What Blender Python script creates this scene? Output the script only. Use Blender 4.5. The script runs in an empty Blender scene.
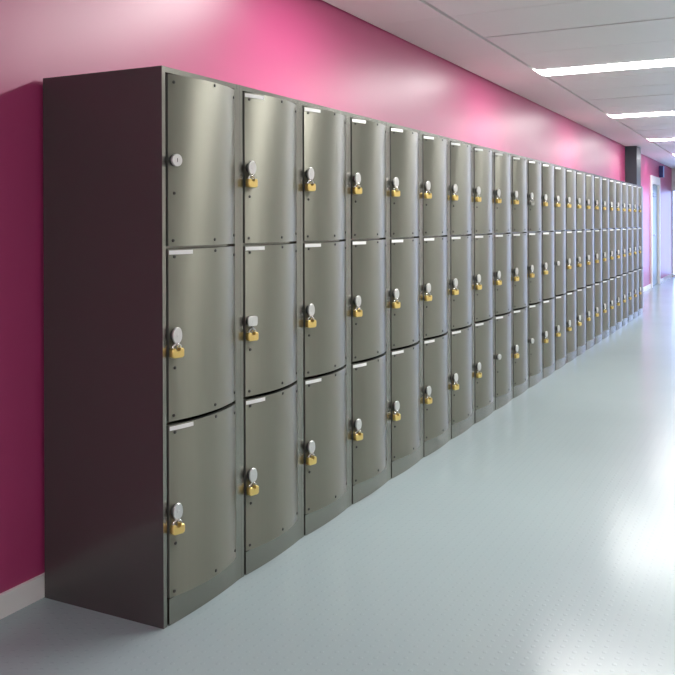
import bpy, bmesh, math, random
from mathutils import Matrix, Vector
random.seed(7)
C = bpy.context.scene.collection
PI = math.pi

# ------------------------------------------------------------------ sizes (metres)
H = 1.80          # locker height
W = 0.4466        # locker width
D = 0.517         # locker depth
N = 24            # columns
WALL = -0.535     # pink wall face
CEIL = 2.54
LIGHT0, PITCH_L = 1.63, 3.37      # first lamp and spacing along the corridor
Y0, Y1 = -10.5, 19.45               # corridor ends
XR = 2.75                         # opposite wall
XG = -0.03                        # ceiling joint in line with the locker fronts

# ------------------------------------------------------------------ materials
def newmat(name):
    m = bpy.data.materials.new(name); m.use_nodes = True
    nt = m.node_tree
    return m, nt, nt.nodes['Principled BSDF']

def plain(name, col, rough=0.5, metal=0.0, spec=0.5, coat=0.0):
    m, nt, b = newmat(name)
    b.inputs['Base Color'].default_value = (*col, 1)
    b.inputs['Roughness'].default_value = rough
    b.inputs['Metallic'].default_value = metal
    b.inputs['Specular IOR Level'].default_value = spec
    b.inputs['Coat Weight'].default_value = coat
    return m

def noisy(name, c1, c2, rough, metal=0.0, scale=(1, 1, 1), nscale=8.0, rvar=0.05, spec=0.5, bump=0.0, detail=4.0):
    m, nt, b = newmat(name)
    tc = nt.nodes.new('ShaderNodeTexCoord'); mp = nt.nodes.new('ShaderNodeMapping')
    mp.inputs['Scale'].default_value = scale
    nz = nt.nodes.new('ShaderNodeTexNoise'); nz.inputs['Scale'].default_value = nscale; nz.inputs['Detail'].default_value = detail
    nt.links.new(tc.outputs['Object'], mp.inputs['Vector']); nt.links.new(mp.outputs['Vector'], nz.inputs['Vector'])
    mx = nt.nodes.new('ShaderNodeMix'); mx.data_type = 'RGBA'
    mx.inputs['A'].default_value = (*c1, 1); mx.inputs['B'].default_value = (*c2, 1)
    nt.links.new(nz.outputs['Fac'], mx.inputs['Factor']); nt.links.new(mx.outputs['Result'], b.inputs['Base Color'])
    mr = nt.nodes.new('ShaderNodeMapRange')
    mr.inputs['To Min'].default_value = rough - rvar; mr.inputs['To Max'].default_value = rough + rvar
    nt.links.new(nz.outputs['Fac'], mr.inputs['Value']); nt.links.new(mr.outputs['Result'], b.inputs['Roughness'])
    b.inputs['Metallic'].default_value = metal
    b.inputs['Specular IOR Level'].default_value = spec
    if bump:
        bp = nt.nodes.new('ShaderNodeBump'); bp.inputs['Strength'].default_value = bump; bp.inputs['Distance'].default_value = 0.002
        nt.links.new(nz.outputs['Fac'], bp.inputs['Height']); nt.links.new(bp.outputs['Normal'], b.inputs['Normal'])
    return m

def emit(name, col, s):
    m, nt, b = newmat(name)
    b.inputs['Base Color'].default_value = (0.8, 0.8, 0.8, 1)
    b.inputs['Emission Color'].default_value = (*col, 1); b.inputs['Emission Strength'].default_value = s
    return m

M = {}
M['door'] = noisy('smoked_steel', (0.235, 0.231, 0.190), (0.26, 0.256, 0.214), 0.46, 0.92, (60, 60, 0.6), 3.0, 0.03)
M['carcass'] = noisy('carcass_steel', (0.285, 0.28, 0.245), (0.30, 0.295, 0.26), 0.27, 0.92, (1, 1, 1), 3.0, 0.01)
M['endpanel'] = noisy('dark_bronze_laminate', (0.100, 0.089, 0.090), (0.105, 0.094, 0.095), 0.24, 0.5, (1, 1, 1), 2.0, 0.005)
for key in ('door',):
    nt = M[key].node_tree; b = nt.nodes['Principled BSDF']
    tg = nt.nodes.new('ShaderNodeTangent'); tg.direction_type = 'UV_MAP'; tg.uv_map = 'grain'
    nt.links.new(tg.outputs[0], b.inputs['Tangent']); b.inputs['Anisotropic'].default_value = 0.85
M['inside'] = plain('locker_inside', (0.05, 0.05, 0.05), 0.6)
M['edge'] = plain('door_edge', (0.10, 0.10, 0.09), 0.5)
M['chrome'] = plain('lock_chrome', (0.76, 0.76, 0.75), 0.30, 0.7)
M['lockbase'] = plain('lock_base', (0.10, 0.10, 0.10), 0.35, 0.7)
M['steel'] = plain('shackle_steel', (0.75, 0.75, 0.74), 0.2, 1.0)
M['brass'] = noisy('brass', (0.90, 0.64, 0.20), (0.94, 0.72, 0.28), 0.30, 0.8, (1, 1, 1), 30, 0.05)
M['greylock'] = plain('grey_padlock_steel', (0.50, 0.50, 0.46), 0.35, 0.9)
M['screw'] = plain('dark_screw', (0.06, 0.06, 0.055), 0.4, 0.6)
M['label'] = plain('white_label', (0.92, 0.92, 0.91), 0.3)
M['pink'] = noisy('pink_satin_paint', (0.47, 0.048, 0.176), (0.49, 0.052, 0.187), 0.39, 0, (1, 1, 1), 3.0, 0.02, 1.0, 0.0)
M['white_wall'] = noisy('white_paint', (0.82, 0.82, 0.79), (0.86, 0.86, 0.83), 0.55, 0, (1, 1, 1), 3.0)
M['rear_wall'] = noisy('grey_paint', (0.62, 0.60, 0.60), (0.66, 0.64, 0.64), 0.5, 0, (1, 1, 1), 3.0)
M['skirting'] = plain('white_skirting', (0.92, 0.91, 0.89), 0.35)
M['ceil'] = noisy('ceiling_panel', (0.88, 0.88, 0.87), (0.91, 0.91, 0.90), 0.5, 0, (1, 1, 1), 5.0)
M['gap'] = plain('ceiling_gap', (0.03, 0.03, 0.03), 0.8)
M['lamp'] = emit('lamp_diffuser', (1.0, 0.985, 0.96), 34.0)
M['housing'] = plain('lamp_housing', (0.7, 0.7, 0.7), 0.5)
M['pillar'] = plain('slate_pillar', (0.04, 0.055, 0.068), 0.42)
M['navy'] = plain('navy_enamel', (0.02, 0.03, 0.16), 0.35)
M['paleblue'] = plain('pale_blue', (0.35, 0.55, 0.85), 0.4)
M['frame'] = plain('white_frame', (0.80, 0.80, 0.80), 0.4)
M['doorpanel'] = plain('blue_grey_door', (0.20, 0.30, 0.34), 0.35)
M['alu'] = plain('brushed_alu', (0.6, 0.6, 0.62), 0.3, 1.0)

# floor: pale blue-grey studded rubber, raised round studs in staggered rows
def floor_mat():
    m, nt, b = newmat('studded_rubber')
    L = nt.links.new
    tc = nt.nodes.new('ShaderNodeTexCoord')
    def math_(op, a, bb=None):
        n = nt.nodes.new('ShaderNodeMath'); n.operation = op
        for i, v in enumerate((a, bb)):
            if v is None: continue
            if isinstance(v, (int, float)): n.inputs[i].default_value = v
            else: L(v, n.inputs[i])
        return n.outputs[0]
    sp = nt.nodes.new('ShaderNodeSeparateXYZ'); L(tc.outputs['Object'], sp.inputs[0])
    px, py = 0.080, 0.040
    def stud(ox, oy):
        u = math_('SUBTRACT', math_('FRACT', math_('ADD', math_('DIVIDE', sp.outputs[0], px), ox)), 0.5)
        v = math_('SUBTRACT', math_('FRACT', math_('ADD', math_('DIVIDE', sp.outputs[1], py), oy)), 0.5)
        u = math_('MULTIPLY', u, px); v = math_('MULTIPLY', v, py)
        d = math_('SQRT', math_('ADD', math_('MULTIPLY', u, u), math_('MULTIPLY', v, v)))
        mr = nt.nodes.new('ShaderNodeMapRange'); mr.interpolation_type = 'SMOOTHSTEP'
        mr.inputs['From Min'].default_value = 0.0040; mr.inputs['From Max'].default_value = 0.0075
        mr.inputs['To Min'].default_value = 1; mr.inputs['To Max'].default_value = 0
        L(d, mr.inputs['Value'])
        return mr.outputs['Result']
    s = math_('MAXIMUM', stud(0, 0), stud(0.5, 0.5))
    bp = nt.nodes.new('ShaderNodeBump'); bp.inputs['Strength'].default_value = 0.55; bp.inputs['Distance'].default_value = 0.0008
    L(s, bp.inputs['Height']); L(bp.outputs['Normal'], b.inputs['Normal'])
    nz = nt.nodes.new('ShaderNodeTexNoise'); nz.inputs['Scale'].default_value = 1.3; nz.inputs['Detail'].default_value = 5
    L(tc.outputs['Object'], nz.inputs['Vector'])
    mx = nt.nodes.new('ShaderNodeMix'); mx.data_type = 'RGBA'
    mx.inputs['A'].default_value = (0.335, 0.415, 0.435, 1); mx.inputs['B'].default_value = (0.360, 0.440, 0.460, 1)
    L(nz.outputs['Fac'], mx.inputs['Factor']); L(mx.outputs['Result'], b.inputs['Base Color'])
    mr = nt.nodes.new('ShaderNodeMapRange'); mr.inputs['To Min'].default_value = 0.18; mr.inputs['To Max'].default_value = 0.22
    L(nz.outputs['Fac'], mr.inputs['Value']); L(mr.outputs['Result'], b.inputs['Roughness'])
    b.inputs['Specular IOR Level'].default_value = 0.5
    return m
M['floor'] = floor_mat()

def glass_mat():
    m = bpy.data.materials.new('window_glass'); m.use_nodes = True
    nt = m.node_tree; nt.nodes.clear()
    out = nt.nodes.new('ShaderNodeOutputMaterial'); mix = nt.nodes.new('ShaderNodeMixShader')
    tr = nt.nodes.new('ShaderNodeBsdfTransparent'); gl = nt.nodes.new('ShaderNodeBsdfGlossy'); fr = nt.nodes.new('ShaderNodeFresnel')
    tr.inputs['Color'].default_value = (0.95, 0.97, 0.98, 1); gl.inputs['Roughness'].default_value = 0.02
    nt.links.new(fr.outputs[0], mix.inputs[0]); nt.links.new(tr.outputs[0], mix.inputs[1]); nt.links.new(gl.outputs[0], mix.inputs[2])
    nt.links.new(mix.outputs[0], out.inputs[0])
    return m
M['glass'] = glass_mat()

# ------------------------------------------------------------------ mesh helpers
def box(bm, x0, x1, y0, y1, z0, z1, mi=0):
    v = [bm.verts.new((x, y, z)) for x in (x0, x1) for y in (y0, y1) for z in (z0, z1)]
    fs = []
    for q in ((0, 1, 3, 2), (4, 6, 7, 5), (0, 4, 5, 1), (2, 3, 7, 6), (0, 2, 6, 4), (1, 5, 7, 3)):
        f = bm.faces.new([v[i] for i in q]); f.material_index = mi; fs.append(f)
    return fs

def tube(bm, pts, r, seg=10, closed=False, mi=0):
    rings = []
    n = len(pts)
    pts = [Vector(p) for p in pts]
    ref = None
    for i, p in enumerate(pts):
        if closed: t = pts[(i + 1) % n] - pts[i - 1]
        else: t = pts[min(i + 1, n - 1)] - pts[max(i - 1, 0)]
        t.normalize()
        if ref is None:
            ref = Vector((1, 0, 0)) if abs(t.x) < 0.9 else Vector((0, 1, 0))
        a = (ref - t * ref.dot(t)).normalized(); b = t.cross(a); ref = a
        rings.append([bm.verts.new(p + a * r * math.cos(2 * PI * k / seg) + b * r * math.sin(2 * PI * k / seg)) for k in range(seg)])
    for i in range(n if closed else n - 1):
        A, B = rings[i], rings[(i + 1) % n]
        for k in range(seg):
            f = bm.faces.new((A[k], A[(k + 1) % seg], B[(k + 1) % seg], B[k])); f.material_index = mi
    if not closed:
        bm.faces.new(rings[0][::-1]).material_index = mi; bm.faces.new(rings[-1]).material_index = mi

def prism_x(bm, outline, sections, mi=0):
    """outline [(y,z)], sections [(x, scale)] : closed solid along +x with scaled rings"""
    rings = [[bm.verts.new((x, y * s, z * s)) for y, z in outline] for x, s in sections]
    n = len(outline)
    for A, B in zip(rings, rings[1:]):
        for k in range(n):
            f = bm.faces.new((A[k], A[(k + 1) % n], B[(k + 1) % n], B[k])); f.material_index = mi
    bm.faces.new(rings[0][::-1]).material_index = mi; bm.faces.new(rings[-1]).material_index = mi

def finish(bm, name, mats, smooth=True, bevel=0.0, angle=35):
    if bevel:
        es = [e for e in bm.edges if len(e.link_faces) == 2 and e.calc_face_angle(0) > 0.8]
        bmesh.ops.bevel(bm, geom=es, offset=bevel, segments=2, affect='EDGES', profile=0.5)
    bmesh.ops.recalc_face_normals(bm, faces=bm.faces[:])
    me = bpy.data.meshes.new(name); bm.to_mesh(me); bm.free()
    for m in (mats if isinstance(mats, (list, tuple)) else [mats]): me.materials.append(m)
    if smooth:
        for p in me.polygons: p.use_smooth = True
        me.set_sharp_from_angle(angle=math.radians(angle))
    return me

def mesh_box(name, dims, mat, bevel=0.0):
    bm = bmesh.new(); box(bm, *dims)
    return finish(bm, name, mat, smooth=bevel > 0, bevel=bevel)

def obj(name, me, parent=None, loc=(0, 0, 0), rotz=0.0):
    o = bpy.data.objects.new(name, me); C.objects.link(o)
    o.parent = parent; o.location = loc; o.rotation_euler = (0, 0, rotz)
    return o

def thing(name, label, cat, loc=(0, 0, 0), rotz=0.0, group=None):
    o = bpy.data.objects.new(name, None); C.objects.link(o)
    o.empty_display_size = 0.1
    o.location = loc; o.rotation_euler = (0, 0, rotz)
    tag(o, label, cat, group)
    return o

def tag(o, label, cat, group=None):
    o['label'] = label; o['category'] = cat
    if group: o['group'] = group

def struct(name, me, label, cat):
    o = obj(name, me); o['kind'] = 'structure'; tag(o, label, cat)
    return o

# ------------------------------------------------------------------ locker geometry
PT = 0.018                       # side panel thickness
DY0, DY1 = PT + 0.009, W - PT - 0.020
SAG = 0.030
CH = DY1 - DY0
RAD = ((CH / 2) ** 2 + SAG ** 2) / (2 * SAG)
FX = 0.003                       # door front at its edges
def fx(y):
    u = y - (DY0 + DY1) / 2
    return FX + math.sqrt(max(RAD ** 2 - u * u, 0)) - (RAD - SAG)
def ang(y):                      # rotation about z that turns +x to the local normal
    u = y - (DY0 + DY1) / 2
    return math.asin(u / RAD)

TIER = [0.6790, 0.3650, 0.0495]   # door bottoms (fraction of H), upper first
DH = 0.3083 * H

def curved_slab(bm, y0, y1, z0, z1, off, thick, n=20, mi_front=0, mi_edge=0, flat=1.0):
    """solid bowed panel following the door arc"""
    cols = []
    for i in range(n + 1):
        y = y0 + (y1 - y0) * i / n
        xf = (fx(y) - FX) * flat + FX + off
        f0 = bm.verts.new((xf, y, z0)); f1 = bm.verts.new((xf, y, z1))
        b0 = bm.verts.new((xf - thick, y, z0)); b1 = bm.verts.new((xf - thick, y, z1))
        cols.append((f0, f1, b0, b1))
    def F(vs, mi): bm.faces.new(vs).material_index = mi
    for A, B in zip(cols, cols[1:]):
        F((A[0], B[0], B[1], A[1]), mi_front); F((A[2], A[3], B[3], B[2]), mi_edge)
        F((A[1], B[1], B[3], A[3]), mi_edge); F((A[0], A[2], B[2], B[0]), mi_edge)
    uv = bm.loops.layers.uv.get('grain') or bm.loops.layers.uv.new('grain')
    A = cols[0]; F((A[0], A[1], A[3], A[2]), mi_edge)
    A = cols[-1]; F((A[0], A[2], A[3], A[1]), mi_edge)
    for f in bm.faces:                       # brushing runs across the door: the u axis is vertical
        for l in f.loops: l[uv].uv = (l.vert.co.z, l.vert.co.y)

# every mesh is in the locker's own frame: x out of the front, y along the row, z up
SIDE = mesh_box('side_panel', (-D, 0, 0.0004, PT, 0, H), M['carcass'], 0.0015)
bm = bmesh.new()
for f in box(bm, -D, 0, 0.0004, PT, 0, H): pass
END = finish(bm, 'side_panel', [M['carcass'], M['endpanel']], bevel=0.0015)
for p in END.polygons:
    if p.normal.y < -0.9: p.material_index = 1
SIDE_R = mesh_box('side_panel', (-D, 0, W - PT, W - 0.0004, 0, H), M['carcass'], 0.0015)
JAMB = mesh_box('hinge_jamb', (-0.022, 0.0005, DY1 + 0.0025, W - PT - 0.0002, 0.0002, H - 0.0185), M['carcass'], 0.001)
TOP = mesh_box('top_panel', (-D + 0.001, -0.0005, PT + 0.0002, W - PT - 0.0002, H - 0.018, H - 0.0003), M['carcass'], 0.001)
BACK = mesh_box('back_panel', (-D + 0.001, -D + 0.008, PT + 0.0002, W - PT - 0.0002, 0.05, H - 0.019), M['inside'])
SHELF = mesh_box('shelf', (-D + 0.009, -0.017, PT + 0.0002, DY1, -0.010, 0.010), M['carcass'])
bm = bmesh.new(); curved_slab(bm, DY0, DY1, 0, 0.0855, -0.001, 0.018, flat=0.28)
PLINTH = finish(bm, 'plinth', M['carcass'], angle=30)
bm = bmesh.new(); curved_slab(bm, DY0, DY1, -DH / 2, DH / 2, 0, 0.018, 24, 0, 1)
DOOR = finish(bm, 'door', [M['door'], M['edge']], angle=30)
bm = bmesh.new(); curved_slab(bm, DY0 + 0.002, DY0 + 0.098, DH / 2 - 0.0170, DH / 2 - 0.0035, 0.0012, 0.0011, 8)
LABEL = finish(bm, 'name_label', M['label'], angle=30)

def oval(hw, hh, n=32, p=2.0):
    r = []
    for k in range(n):
        t = 2 * PI * k / n; c, s = math.cos(t), math.sin(t)
        r.append((hw * math.copysign(abs(c) ** (2 / p), c), hh * math.copysign(abs(s) ** (2 / p), s)))
    return r

def lock_mesh(kind):
    bm = bmesh.new()
    prism_x(bm, oval(0.019, 0.019), [(-0.002, 1), (0.006, 1), (0.0075, 0.92)], 1)
    prism_x(bm, oval(0.013, 0.013), [(0.007, 1), (0.012, 1)], 1)
    if kind == 'round':
        prism_x(bm, oval(0.0205, 0.0205), [(0.0105, 0.93), (0.0125, 1), (0.0175, 1), (0.0195, 0.93)], 0)
        box(bm, 0.0190, 0.0202, -0.0012, 0.0012, -0.006, 0.006, 1)          # key slot
    elif kind == 'oval':
        prism_x(bm, oval(0.0185, 0.0265, 32, 2.2), [(0.0105, 0.93), (0.0125, 1), (0.0165, 1), (0.0185, 0.93)], 0)
        prism_x(bm, oval(0.005, 0.005, 16), [(0.0184, 1), (0.0192, 0.9)], 0)
    else:                                                                       # turned plate, flat ended
        prism_x(bm, oval(0.0235, 0.0185, 32, 5), [(0.0105, 0.93), (0.0125, 1), (0.0165, 1), (0.0185, 0.93)], 0)
        prism_x(bm, oval(0.005, 0.005, 16), [(0.0184, 1), (0.0192, 0.9)], 0)
    return finish(bm, 'lock_knob', [M['chrome'], M['lockbase']], angle=40)
KNOB = {k: lock_mesh(k) for k in ('round', 'oval', 'square')}
RZ = -0.0285                                      # staple eye below the knob centre
RXX = 0.0125
bm = bmesh.new()
tube(bm, [(RXX + 0.0075 * math.cos(2 * PI * k / 20), 0, RZ + 0.0075 * math.sin(2 * PI * k / 20)) for k in range(20)], 0.0022, 8, True)
tube(bm, [(-0.002, 0, RZ), (RXX - 0.0075, 0, RZ)], 0.0030, 8)
STAPLE = finish(bm, 'staple', M['steel'])
bm = bmesh.new()
prism_x(bm, [(0.0056 * math.cos(2 * PI * k / 6), 0.0056 * math.sin(2 * PI * k / 6)) for k in range(6)], [(-0.001, 1), (0.0020, 1), (0.0030, 0.75)])
SCREW = finish(bm, 'screw', M['screw'], angle=20)

# padlock, origin at the staple eye: shackle through it, body hanging below
SW = 0.0155; BT = -0.0125; BH = 0.0315; BW = 0.0235; BD = 0.0100
bm = bmesh.new()
pts = [(0, -SW, BT - 0.004), (0, -SW, -0.0095)]
pts += [(0, -SW * math.cos(t), -0.0095 + SW * 0.613 * math.sin(t)) for t in [PI * k / 12 for k in range(1, 12)]]
pts += [(0, SW, -0.0095), (0, SW, BT - 0.004)]
tube(bm, pts, 0.0032, 10)
SHACKLE = finish(bm, 'shackle', M['steel'])
def padlock_body(mat):
    bm = bmesh.new()
    o = [(-BW, BT - 0.006), (-BW + 0.003, BT - 0.001), (-BW + 0.006, BT)]
    o += [(-0.0105, BT), (-0.0065, BT - 0.009), (0.0065, BT - 0.009), (0.0105, BT)]     # notch between the shackle arms
    o += [(BW - 0.006, BT), (BW - 0.003, BT - 0.001), (BW, BT - 0.006)]
    zb = BT - BH
    o += [(BW, zb + 0.008), (BW - 0.002, zb + 0.003), (BW - 0.008, zb), (-BW + 0.008, zb), (-BW + 0.002, zb + 0.003), (-BW, zb + 0.008)]
    cz = BT - BH / 2
    prev = None
    rings = []
    for x, s in ((-BD, 0.90), (-BD + 0.0018, 0.985), (-BD + 0.004, 1), (BD - 0.004, 1), (BD - 0.0018, 0.985), (BD, 0.90)):
        rings.append([bm.verts.new((x, y * s, cz + (z - cz) * s)) for y, z in o])
    n = len(o)
    for A, B in zip(rings, rings[1:]):
        for k in range(n): bm.faces.new((A[k], A[(k + 1) % n], B[(k + 1) % n], B[k]))
    bm.faces.new(rings[0][::-1]); bm.faces.new(rings[-1])
    return finish(bm, 'padlock_body', mat, angle=40)
BODY = {'brass': padlock_body(M['brass']), 'grey': padlock_body(M['greylock'])}
bm = bmesh.new()
prism_x(bm, [(0.0035 * math.cos(2 * PI * k / 12), BT - BH * 0.55 + 0.0035 * math.sin(2 * PI * k / 12)) for k in range(12)], [(0, 1), (0.0004, 1)])
bm.free()

ORD = ['first', 'second', 'third', 'fourth', 'fifth', 'sixth', 'seventh', 'eighth', 'ninth', 'tenth', 'eleventh', 'twelfth',
       'thirteenth', 'fourteenth', 'fifteenth', 'sixteenth', 'seventeenth', 'eighteenth', 'nineteenth', 'twentieth',
       'twenty-first', 'twenty-second', 'twenty-third', 'twenty-fourth']
TN = ['top', 'middle', 'bottom']
NOLOCK = {(0, 0), (8, 2), (10, 2), (12, 1)}
ODD = {(10, 0): 'grey'}
LY = DY0 + 0.0215
SCREWS = [(LY + 0.001, -0.106), (LY - 0.004, -DH / 2 + 0.018), (DY0 + CH * 0.56, -DH / 2 + 0.018), (DY1 - 0.014, -DH / 2 + 0.030),
          (DY0 + 0.022, DH / 2 - 0.024), (DY0 + CH * 0.57, DH / 2 - 0.010), (DY1 - 0.014, DH / 2 - 0.030)]

for c in range(N):
    yb = c * W
    if c == 0:
        lab = 'nearest dark steel locker column, its long side panel exposed and top door without padlock'
    elif c == N - 1:
        lab = 'grey steel locker column at the far end of the row, twenty-fourth from the front'
    else:
        lab = f'{ORD[c]} grey steel locker column from the near end, three bowed doors'
        miss = [t for (cc, t) in NOLOCK if cc == c]
        if miss: lab += f', {TN[miss[0]]} one without padlock'
    L = thing('locker', lab, 'locker', (-D / 2, yb + W / 2, 0), 0, 'steel locker columns along the pink wall')
    off = (D / 2, -W / 2, 0)
    obj('side_panel', END if c == 0 else SIDE, L, off); obj('side_panel', SIDE_R, L, off)
    obj('top_panel', TOP, L, off); obj('back_panel', BACK, L, off)
    obj('plinth', PLINTH, L, off); obj('hinge_jamb', JAMB, L, off)
    for zs in (0.076, 0.3613 * H, 0.6760 * H):
        obj('shelf', SHELF, L, (off[0], off[1], zs))
    for t in range(3):
        zc = TIER[t] * H + DH / 2
        d = obj('door', DOOR, L, (off[0], off[1], zc))
        if not (c == 0 and t == 0):
            l = obj('name_label', LABEL, d); l['label'] = 'white label strip'
        a = ang(LY) 
        locked = (c, t) not in NOLOCK
        kind = 'oval' if locked else 'round'
        if (c, t) == (1, 1): kind = 'square'
        k = obj('lock_knob', KNOB[kind], d, (fx(LY), LY, 0), a); k['label'] = 'chrome lock knob on a dark base'
        if locked:
            s = obj('staple', STAPLE, d, (fx(LY), LY, 0), a)
        if c < 11:
            for (sy, sz) in SCREWS:
                obj('screw', SCREW, d, (fx(sy), sy, sz), ang(sy))
        if locked:
            ca, sa = math.cos(a), math.sin(a)
            px = fx(LY) + ca * (RXX) ; py = yb + LY + sa * RXX
            col = ODD.get((c, t), 'brass')
            cn = 'brass' if col == 'brass' else 'grey'
            where = 'nearest' if c == 0 else ('farthest' if c == N - 1 else ORD[c])
            lab = f'{cn} padlock on the {TN[t]} door of the {where} locker column' + ('' if c in (0, N - 1) else ' from the near end')
            P = thing('padlock', lab, 'padlock', (px, py, zc + RZ + 0.0), a + random.uniform(-0.10, 0.10), 'padlocks on the locker doors')
            b = obj('padlock_body', BODY[col], P); sh = obj('shackle', SHACKLE, P)
            if col == 'brass': sh['label'] = 'steel shackle'

# ------------------------------------------------------------------ room
fl = mesh_box('floor', (WALL - 0.12, XR + 0.12, Y0 - 0.12, Y1 + 0.12, -0.1, 0), M['floor'])
struct('floor', fl, 'pale blue-grey studded rubber corridor floor with glossy light reflections', 'floor')

# left wall with a door opening past the lockers
DA, DB, DTOP = 15.70, 17.08, 2.21
bm = bmesh.new()
box(bm, WALL - 0.12, WALL, Y0 - 0.12, DA, 0, CEIL + 0.1)
box(bm, WALL - 0.12, WALL, DB, Y1 + 0.12, 0, CEIL + 0.1)
box(bm, WALL - 0.12, WALL, DA, DB, DTOP, CEIL + 0.1)
struct('wall_left', finish(bm, 'wall_left', M['pink'], smooth=False), 'glossy magenta pink corridor wall behind the lockers', 'wall')
struct('wall_right', mesh_box('wall_right', (XR, XR + 0.12, Y0 - 0.12, Y1 + 0.12, 0, CEIL + 0.1), M['white_wall']), 'plain off-white wall on the open side of the corridor', 'wall')
struct('wall_near', mesh_box('wall_near', (WALL, XR, Y0 - 0.12, Y0, 0, CEIL + 0.1), M['rear_wall']), 'pale grey end wall behind the viewpoint', 'wall')
# far wall: opening for the big window
FW0, FW1, FZ = WALL + 0.005, XR - 0.15, 2.06
bm = bmesh.new()
box(bm, WALL, XR, Y1, Y1 + 0.12, FZ, CEIL + 0.1); box(bm, WALL, FW0, Y1, Y1 + 0.12, 0, FZ); box(bm, FW1, XR, Y1, Y1 + 0.12, 0, FZ)
struct('wall_far', finish(bm, 'wall_far', M['white_wall'], smooth=False), 'end wall around the bright glazed opening', 'wall')
win = thing('window_1', 'bright full-height glazed opening at the far end of the corridor', 'window', ((FW0 + FW1) / 2, Y1 + 0.06, 0)); win['kind'] = 'structure'
def inw(bm, *a):
    x0, x1, y0, y1, z0, z1 = a
    box(bm, x0 - win.location.x, x1 - win.location.x, y0 - win.location.y, y1 - win.location.y, z0, z1)
bm = bmesh.new()
inw(bm, FW0, FW0 + 0.02, Y1 + 0.02, Y1 + 0.09, 0, FZ); inw(bm, FW1 - 0.05, FW1, Y1 + 0.02, Y1 + 0.09, 0, FZ)
inw(bm, FW0 + 0.02, FW1 - 0.05, Y1 + 0.02, Y1 + 0.09, FZ - 0.05, FZ); inw(bm, FW0 + 0.02, FW1 - 0.05, Y1 + 0.02, Y1 + 0.09, 0, 0.06)
xm = (FW0 + FW1) / 2
inw(bm, xm - 0.03, xm + 0.03, Y1 + 0.02, Y1 + 0.09, 0.06, FZ - 0.05)
obj('window_frame', finish(bm, 'window_frame', M['frame'], smooth=False), win)
bm = bmesh.new(); inw(bm, FW0 + 0.02, xm - 0.03, Y1 + 0.05, Y1 + 0.056, 0.06, FZ - 0.05); inw(bm, xm + 0.03, FW1 - 0.05, Y1 + 0.05, Y1 + 0.056, 0.06, FZ - 0.05)
obj('window_pane', finish(bm, 'window_pane', M['glass'], smooth=False), win)

# door on the left wall
dr = thing('door_1', 'white framed blue-grey door in the pink wall beyond the lockers', 'door', (WALL, (DA + DB) / 2, 0)); dr['kind'] = 'structure'
h2 = (DB - DA) / 2
bm = bmesh.new()
box(bm, -0.10, 0.03, -h2, -h2 + 0.14, 0, DTOP); box(bm, -0.10, 0.03, h2 - 0.14, h2, 0, DTOP); box(bm, -0.10, 0.03, -h2 + 0.14, h2 - 0.14, DTOP - 0.16, DTOP)
obj('door_frame', finish(bm, 'door_frame', M['frame'], smooth=False, bevel=0.003), dr)
obj('door_leaf', mesh_box('door_leaf', (-0.06, -0.015, -h2 + 0.145, h2 - 0.145, 0.008, DTOP - 0.165), M['doorpanel'], 0.002), dr)
bm = bmesh.new()
tube(bm, [(-0.014, -0.40, 1.03), (0.045, -0.40, 1.03), (0.045, -0.27, 1.03)], 0.011, 10)
box(bm, -0.015, -0.006, -0.425, -0.375, 0.93, 1.12)
obj('door_handle', finish(bm, 'door_handle', M['alu']), dr)
bm = bmesh.new(); box(bm, -0.015, 0.02, -0.40, 0.15, 1.80, 1.87); obj('door_closer', finish(bm, 'door_closer', M['lockbase'], bevel=0.004), dr)

# skirting
struct('baseboard_left', (lambda bm: (box(bm, WALL, WALL + 0.014, Y0, DA - 0.001, 0, 0.078), box(bm, WALL, WALL + 0.014, DB + 0.001, Y1, 0, 0.078), finish(bm, 'baseboard_left', M['skirting'], bevel=0.003))[-1])(bmesh.new()),
       'white skirting board along the foot of the pink wall', 'baseboard')
struct('baseboard_right', mesh_box('baseboard_right', (XR - 0.014, XR, Y0, Y1, 0, 0.078), M['skirting'], 0.003), 'white skirting board along the off-white wall', 'baseboard')

# pillar past the lockers and a small projecting box sign over the door
pl = struct('wall_pillar', mesh_box('wall_pillar', (WALL, WALL + 0.185, 12.65, 13.10, 0, CEIL), M['pillar'], 0.004), 'dark slate pillar standing against the pink wall past the lockers', 'pillar')
sg = thing('projecting_sign', 'small navy box sign high on the pink wall over the white door', 'sign', (WALL, 17.20, 2.35))
obj('sign_box', mesh_box('sign_box', (0.001, 0.080, -0.09, 0.09, -0.12, 0.12), M['navy'], 0.004), sg)
obj('sign_face', mesh_box('sign_face', (0.0805, 0.086, -0.085, 0.085, -0.115, 0.115), M['paleblue'], 0.002), sg)

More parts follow.
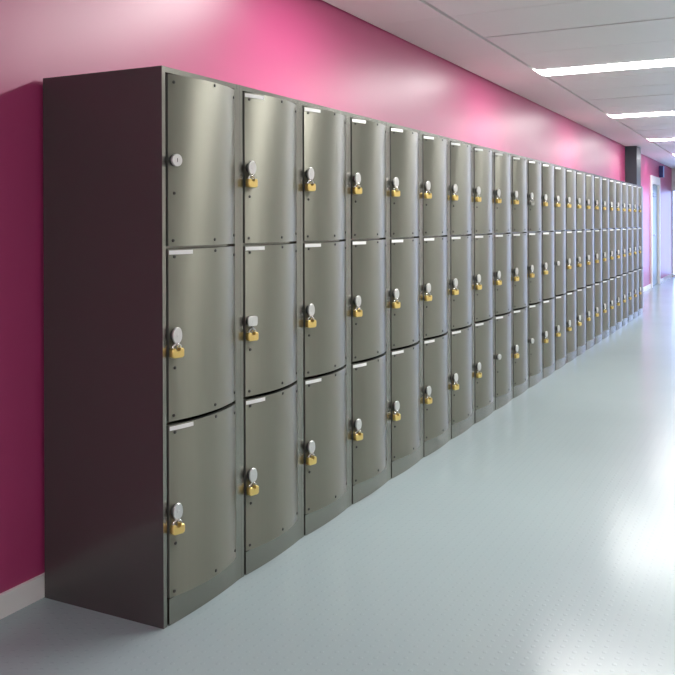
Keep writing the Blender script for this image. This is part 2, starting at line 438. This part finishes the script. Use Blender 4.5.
# ceiling: panels with open joints, lamps let in between
LW = 0.135            # half width of a lamp
LX0, LX1 = XG + 0.012, 1.75
lamps = [LIGHT0 + PITCH_L * k for k in (-2.75, -1.55, 0, 1, 2, 3, 4) if LIGHT0 + PITCH_L * k < Y1 - 0.6]  # the two behind the camera are added fill for the near end
PP = PITCH_L / 5
j0 = LIGHT0 - 0.218
joints = []
k = -17
while j0 + k * PP < Y1 + 0.0:
    joints.append(j0 + k * PP); k += 1
bm = bmesh.new()
g = 0.004
zc0, zc1 = CEIL, CEIL + 0.04
box(bm, WALL - 0.12, XR + 0.12, Y0 - 0.12, Y1 + 0.12, CEIL + 0.08, CEIL + 0.16, 1)
edges = [e for e in joints if Y0 < e < Y1]
edges = [Y0 + 0.001] + edges + [Y1 - 0.001]
for i in range(len(edges) - 1):
    a, b = edges[i], edges[i + 1]
    strong = 0.016 if abs(((a - (j0 + 3 * PP)) / PITCH_L + 0.5) % 1 - 0.5) < 0.02 else g
    strongb = 0.016 if abs(((b - (j0 + 3 * PP)) / PITCH_L + 0.5) % 1 - 0.5) < 0.02 else g
    a0, b0 = a + strong, b - strongb
    box(bm, WALL + 0.012, XG - 0.015, a + 0.0012, b - 0.0012, zc0, zc1)
    lm = [l for l in lamps if a < l < b]
    if lm:
        l = lm[0]
        box(bm, XG + 0.011, XR - 0.004, a0, l - LW - 0.002, zc0, zc1)
        box(bm, XG + 0.011, XR - 0.004, l + LW + 0.002, b0, zc0, zc1)
        box(bm, LX1 + 0.003, XR - 0.004, l - LW - 0.002, l + LW + 0.002, zc0, zc1)
    else:
        box(bm, XG + 0.011, XR - 0.004, a0, b0, zc0, zc1)
struct('ceiling', finish(bm, 'ceiling', [M['ceil'], M['gap']], smooth=False), 'off-white panelled ceiling with thin dark joints', 'ceiling')

DIFF = mesh_box('diffuser', (LX0, LX1, -LW, LW, -0.004, 0.012), M['lamp'])
HOUS = mesh_box('housing', (LX0, LX1, -LW, LW, 0.013, 0.075), M['housing'])
LL = ['rearmost ceiling light strip, well behind the viewpoint',
      'ceiling light strip behind the viewpoint, lighting the near end of the corridor',
      'ceiling light strip right above the nearest lockers, before the first lit strip in view',
      'largest white ceiling light strip at upper right, nearest in view',
      'middle one of the white ceiling light strips in view, second nearest',
      'small white ceiling light strip at the right edge, third nearest in view',
      'fourth white ceiling light strip down the corridor, just at the picture edge',
      'last white ceiling light strip before the far glazed opening']
for k, l in enumerate(lamps):
    t = thing('ceiling_light', LL[k], 'ceiling light', (0, l, CEIL), 0, 'linear lights in the ceiling')
    obj('diffuser', DIFF, t); obj('housing', HOUS, t)

# ------------------------------------------------------------------ world: daylight beyond the far glazing
w = bpy.data.worlds.new('World'); bpy.context.scene.world = w; w.use_nodes = True
bg = w.node_tree.nodes['Background']; bg.inputs[0].default_value = (0.42, 0.56, 1.0, 1); bg.inputs[1].default_value = 5.0

# ------------------------------------------------------------------ camera
cam = bpy.data.cameras.new('camera'); co = bpy.data.objects.new('camera', cam); C.objects.link(co)
cam.sensor_width = 36; cam.lens = 864.4 / 675 * 36
cam.shift_y = -(337.5 - 223.2) / 675
cam.clip_start = 0.05
co.matrix_world = Matrix.Translation((1.7583, -2.1985, 1.2959)) @ Matrix.Rotation(0.474504, 4, 'Z') @ Matrix.Rotation(PI / 2 - 0.00049, 4, 'X') @ Matrix.Rotation(-0.00343, 4, 'Z')
sc = bpy.context.scene; sc.camera = co
vs = sc.view_settings
vs.view_transform = 'Standard'; vs.look = 'None'; vs.gamma = 1; vs.use_curve_mapping = False; vs.exposure = 0.16
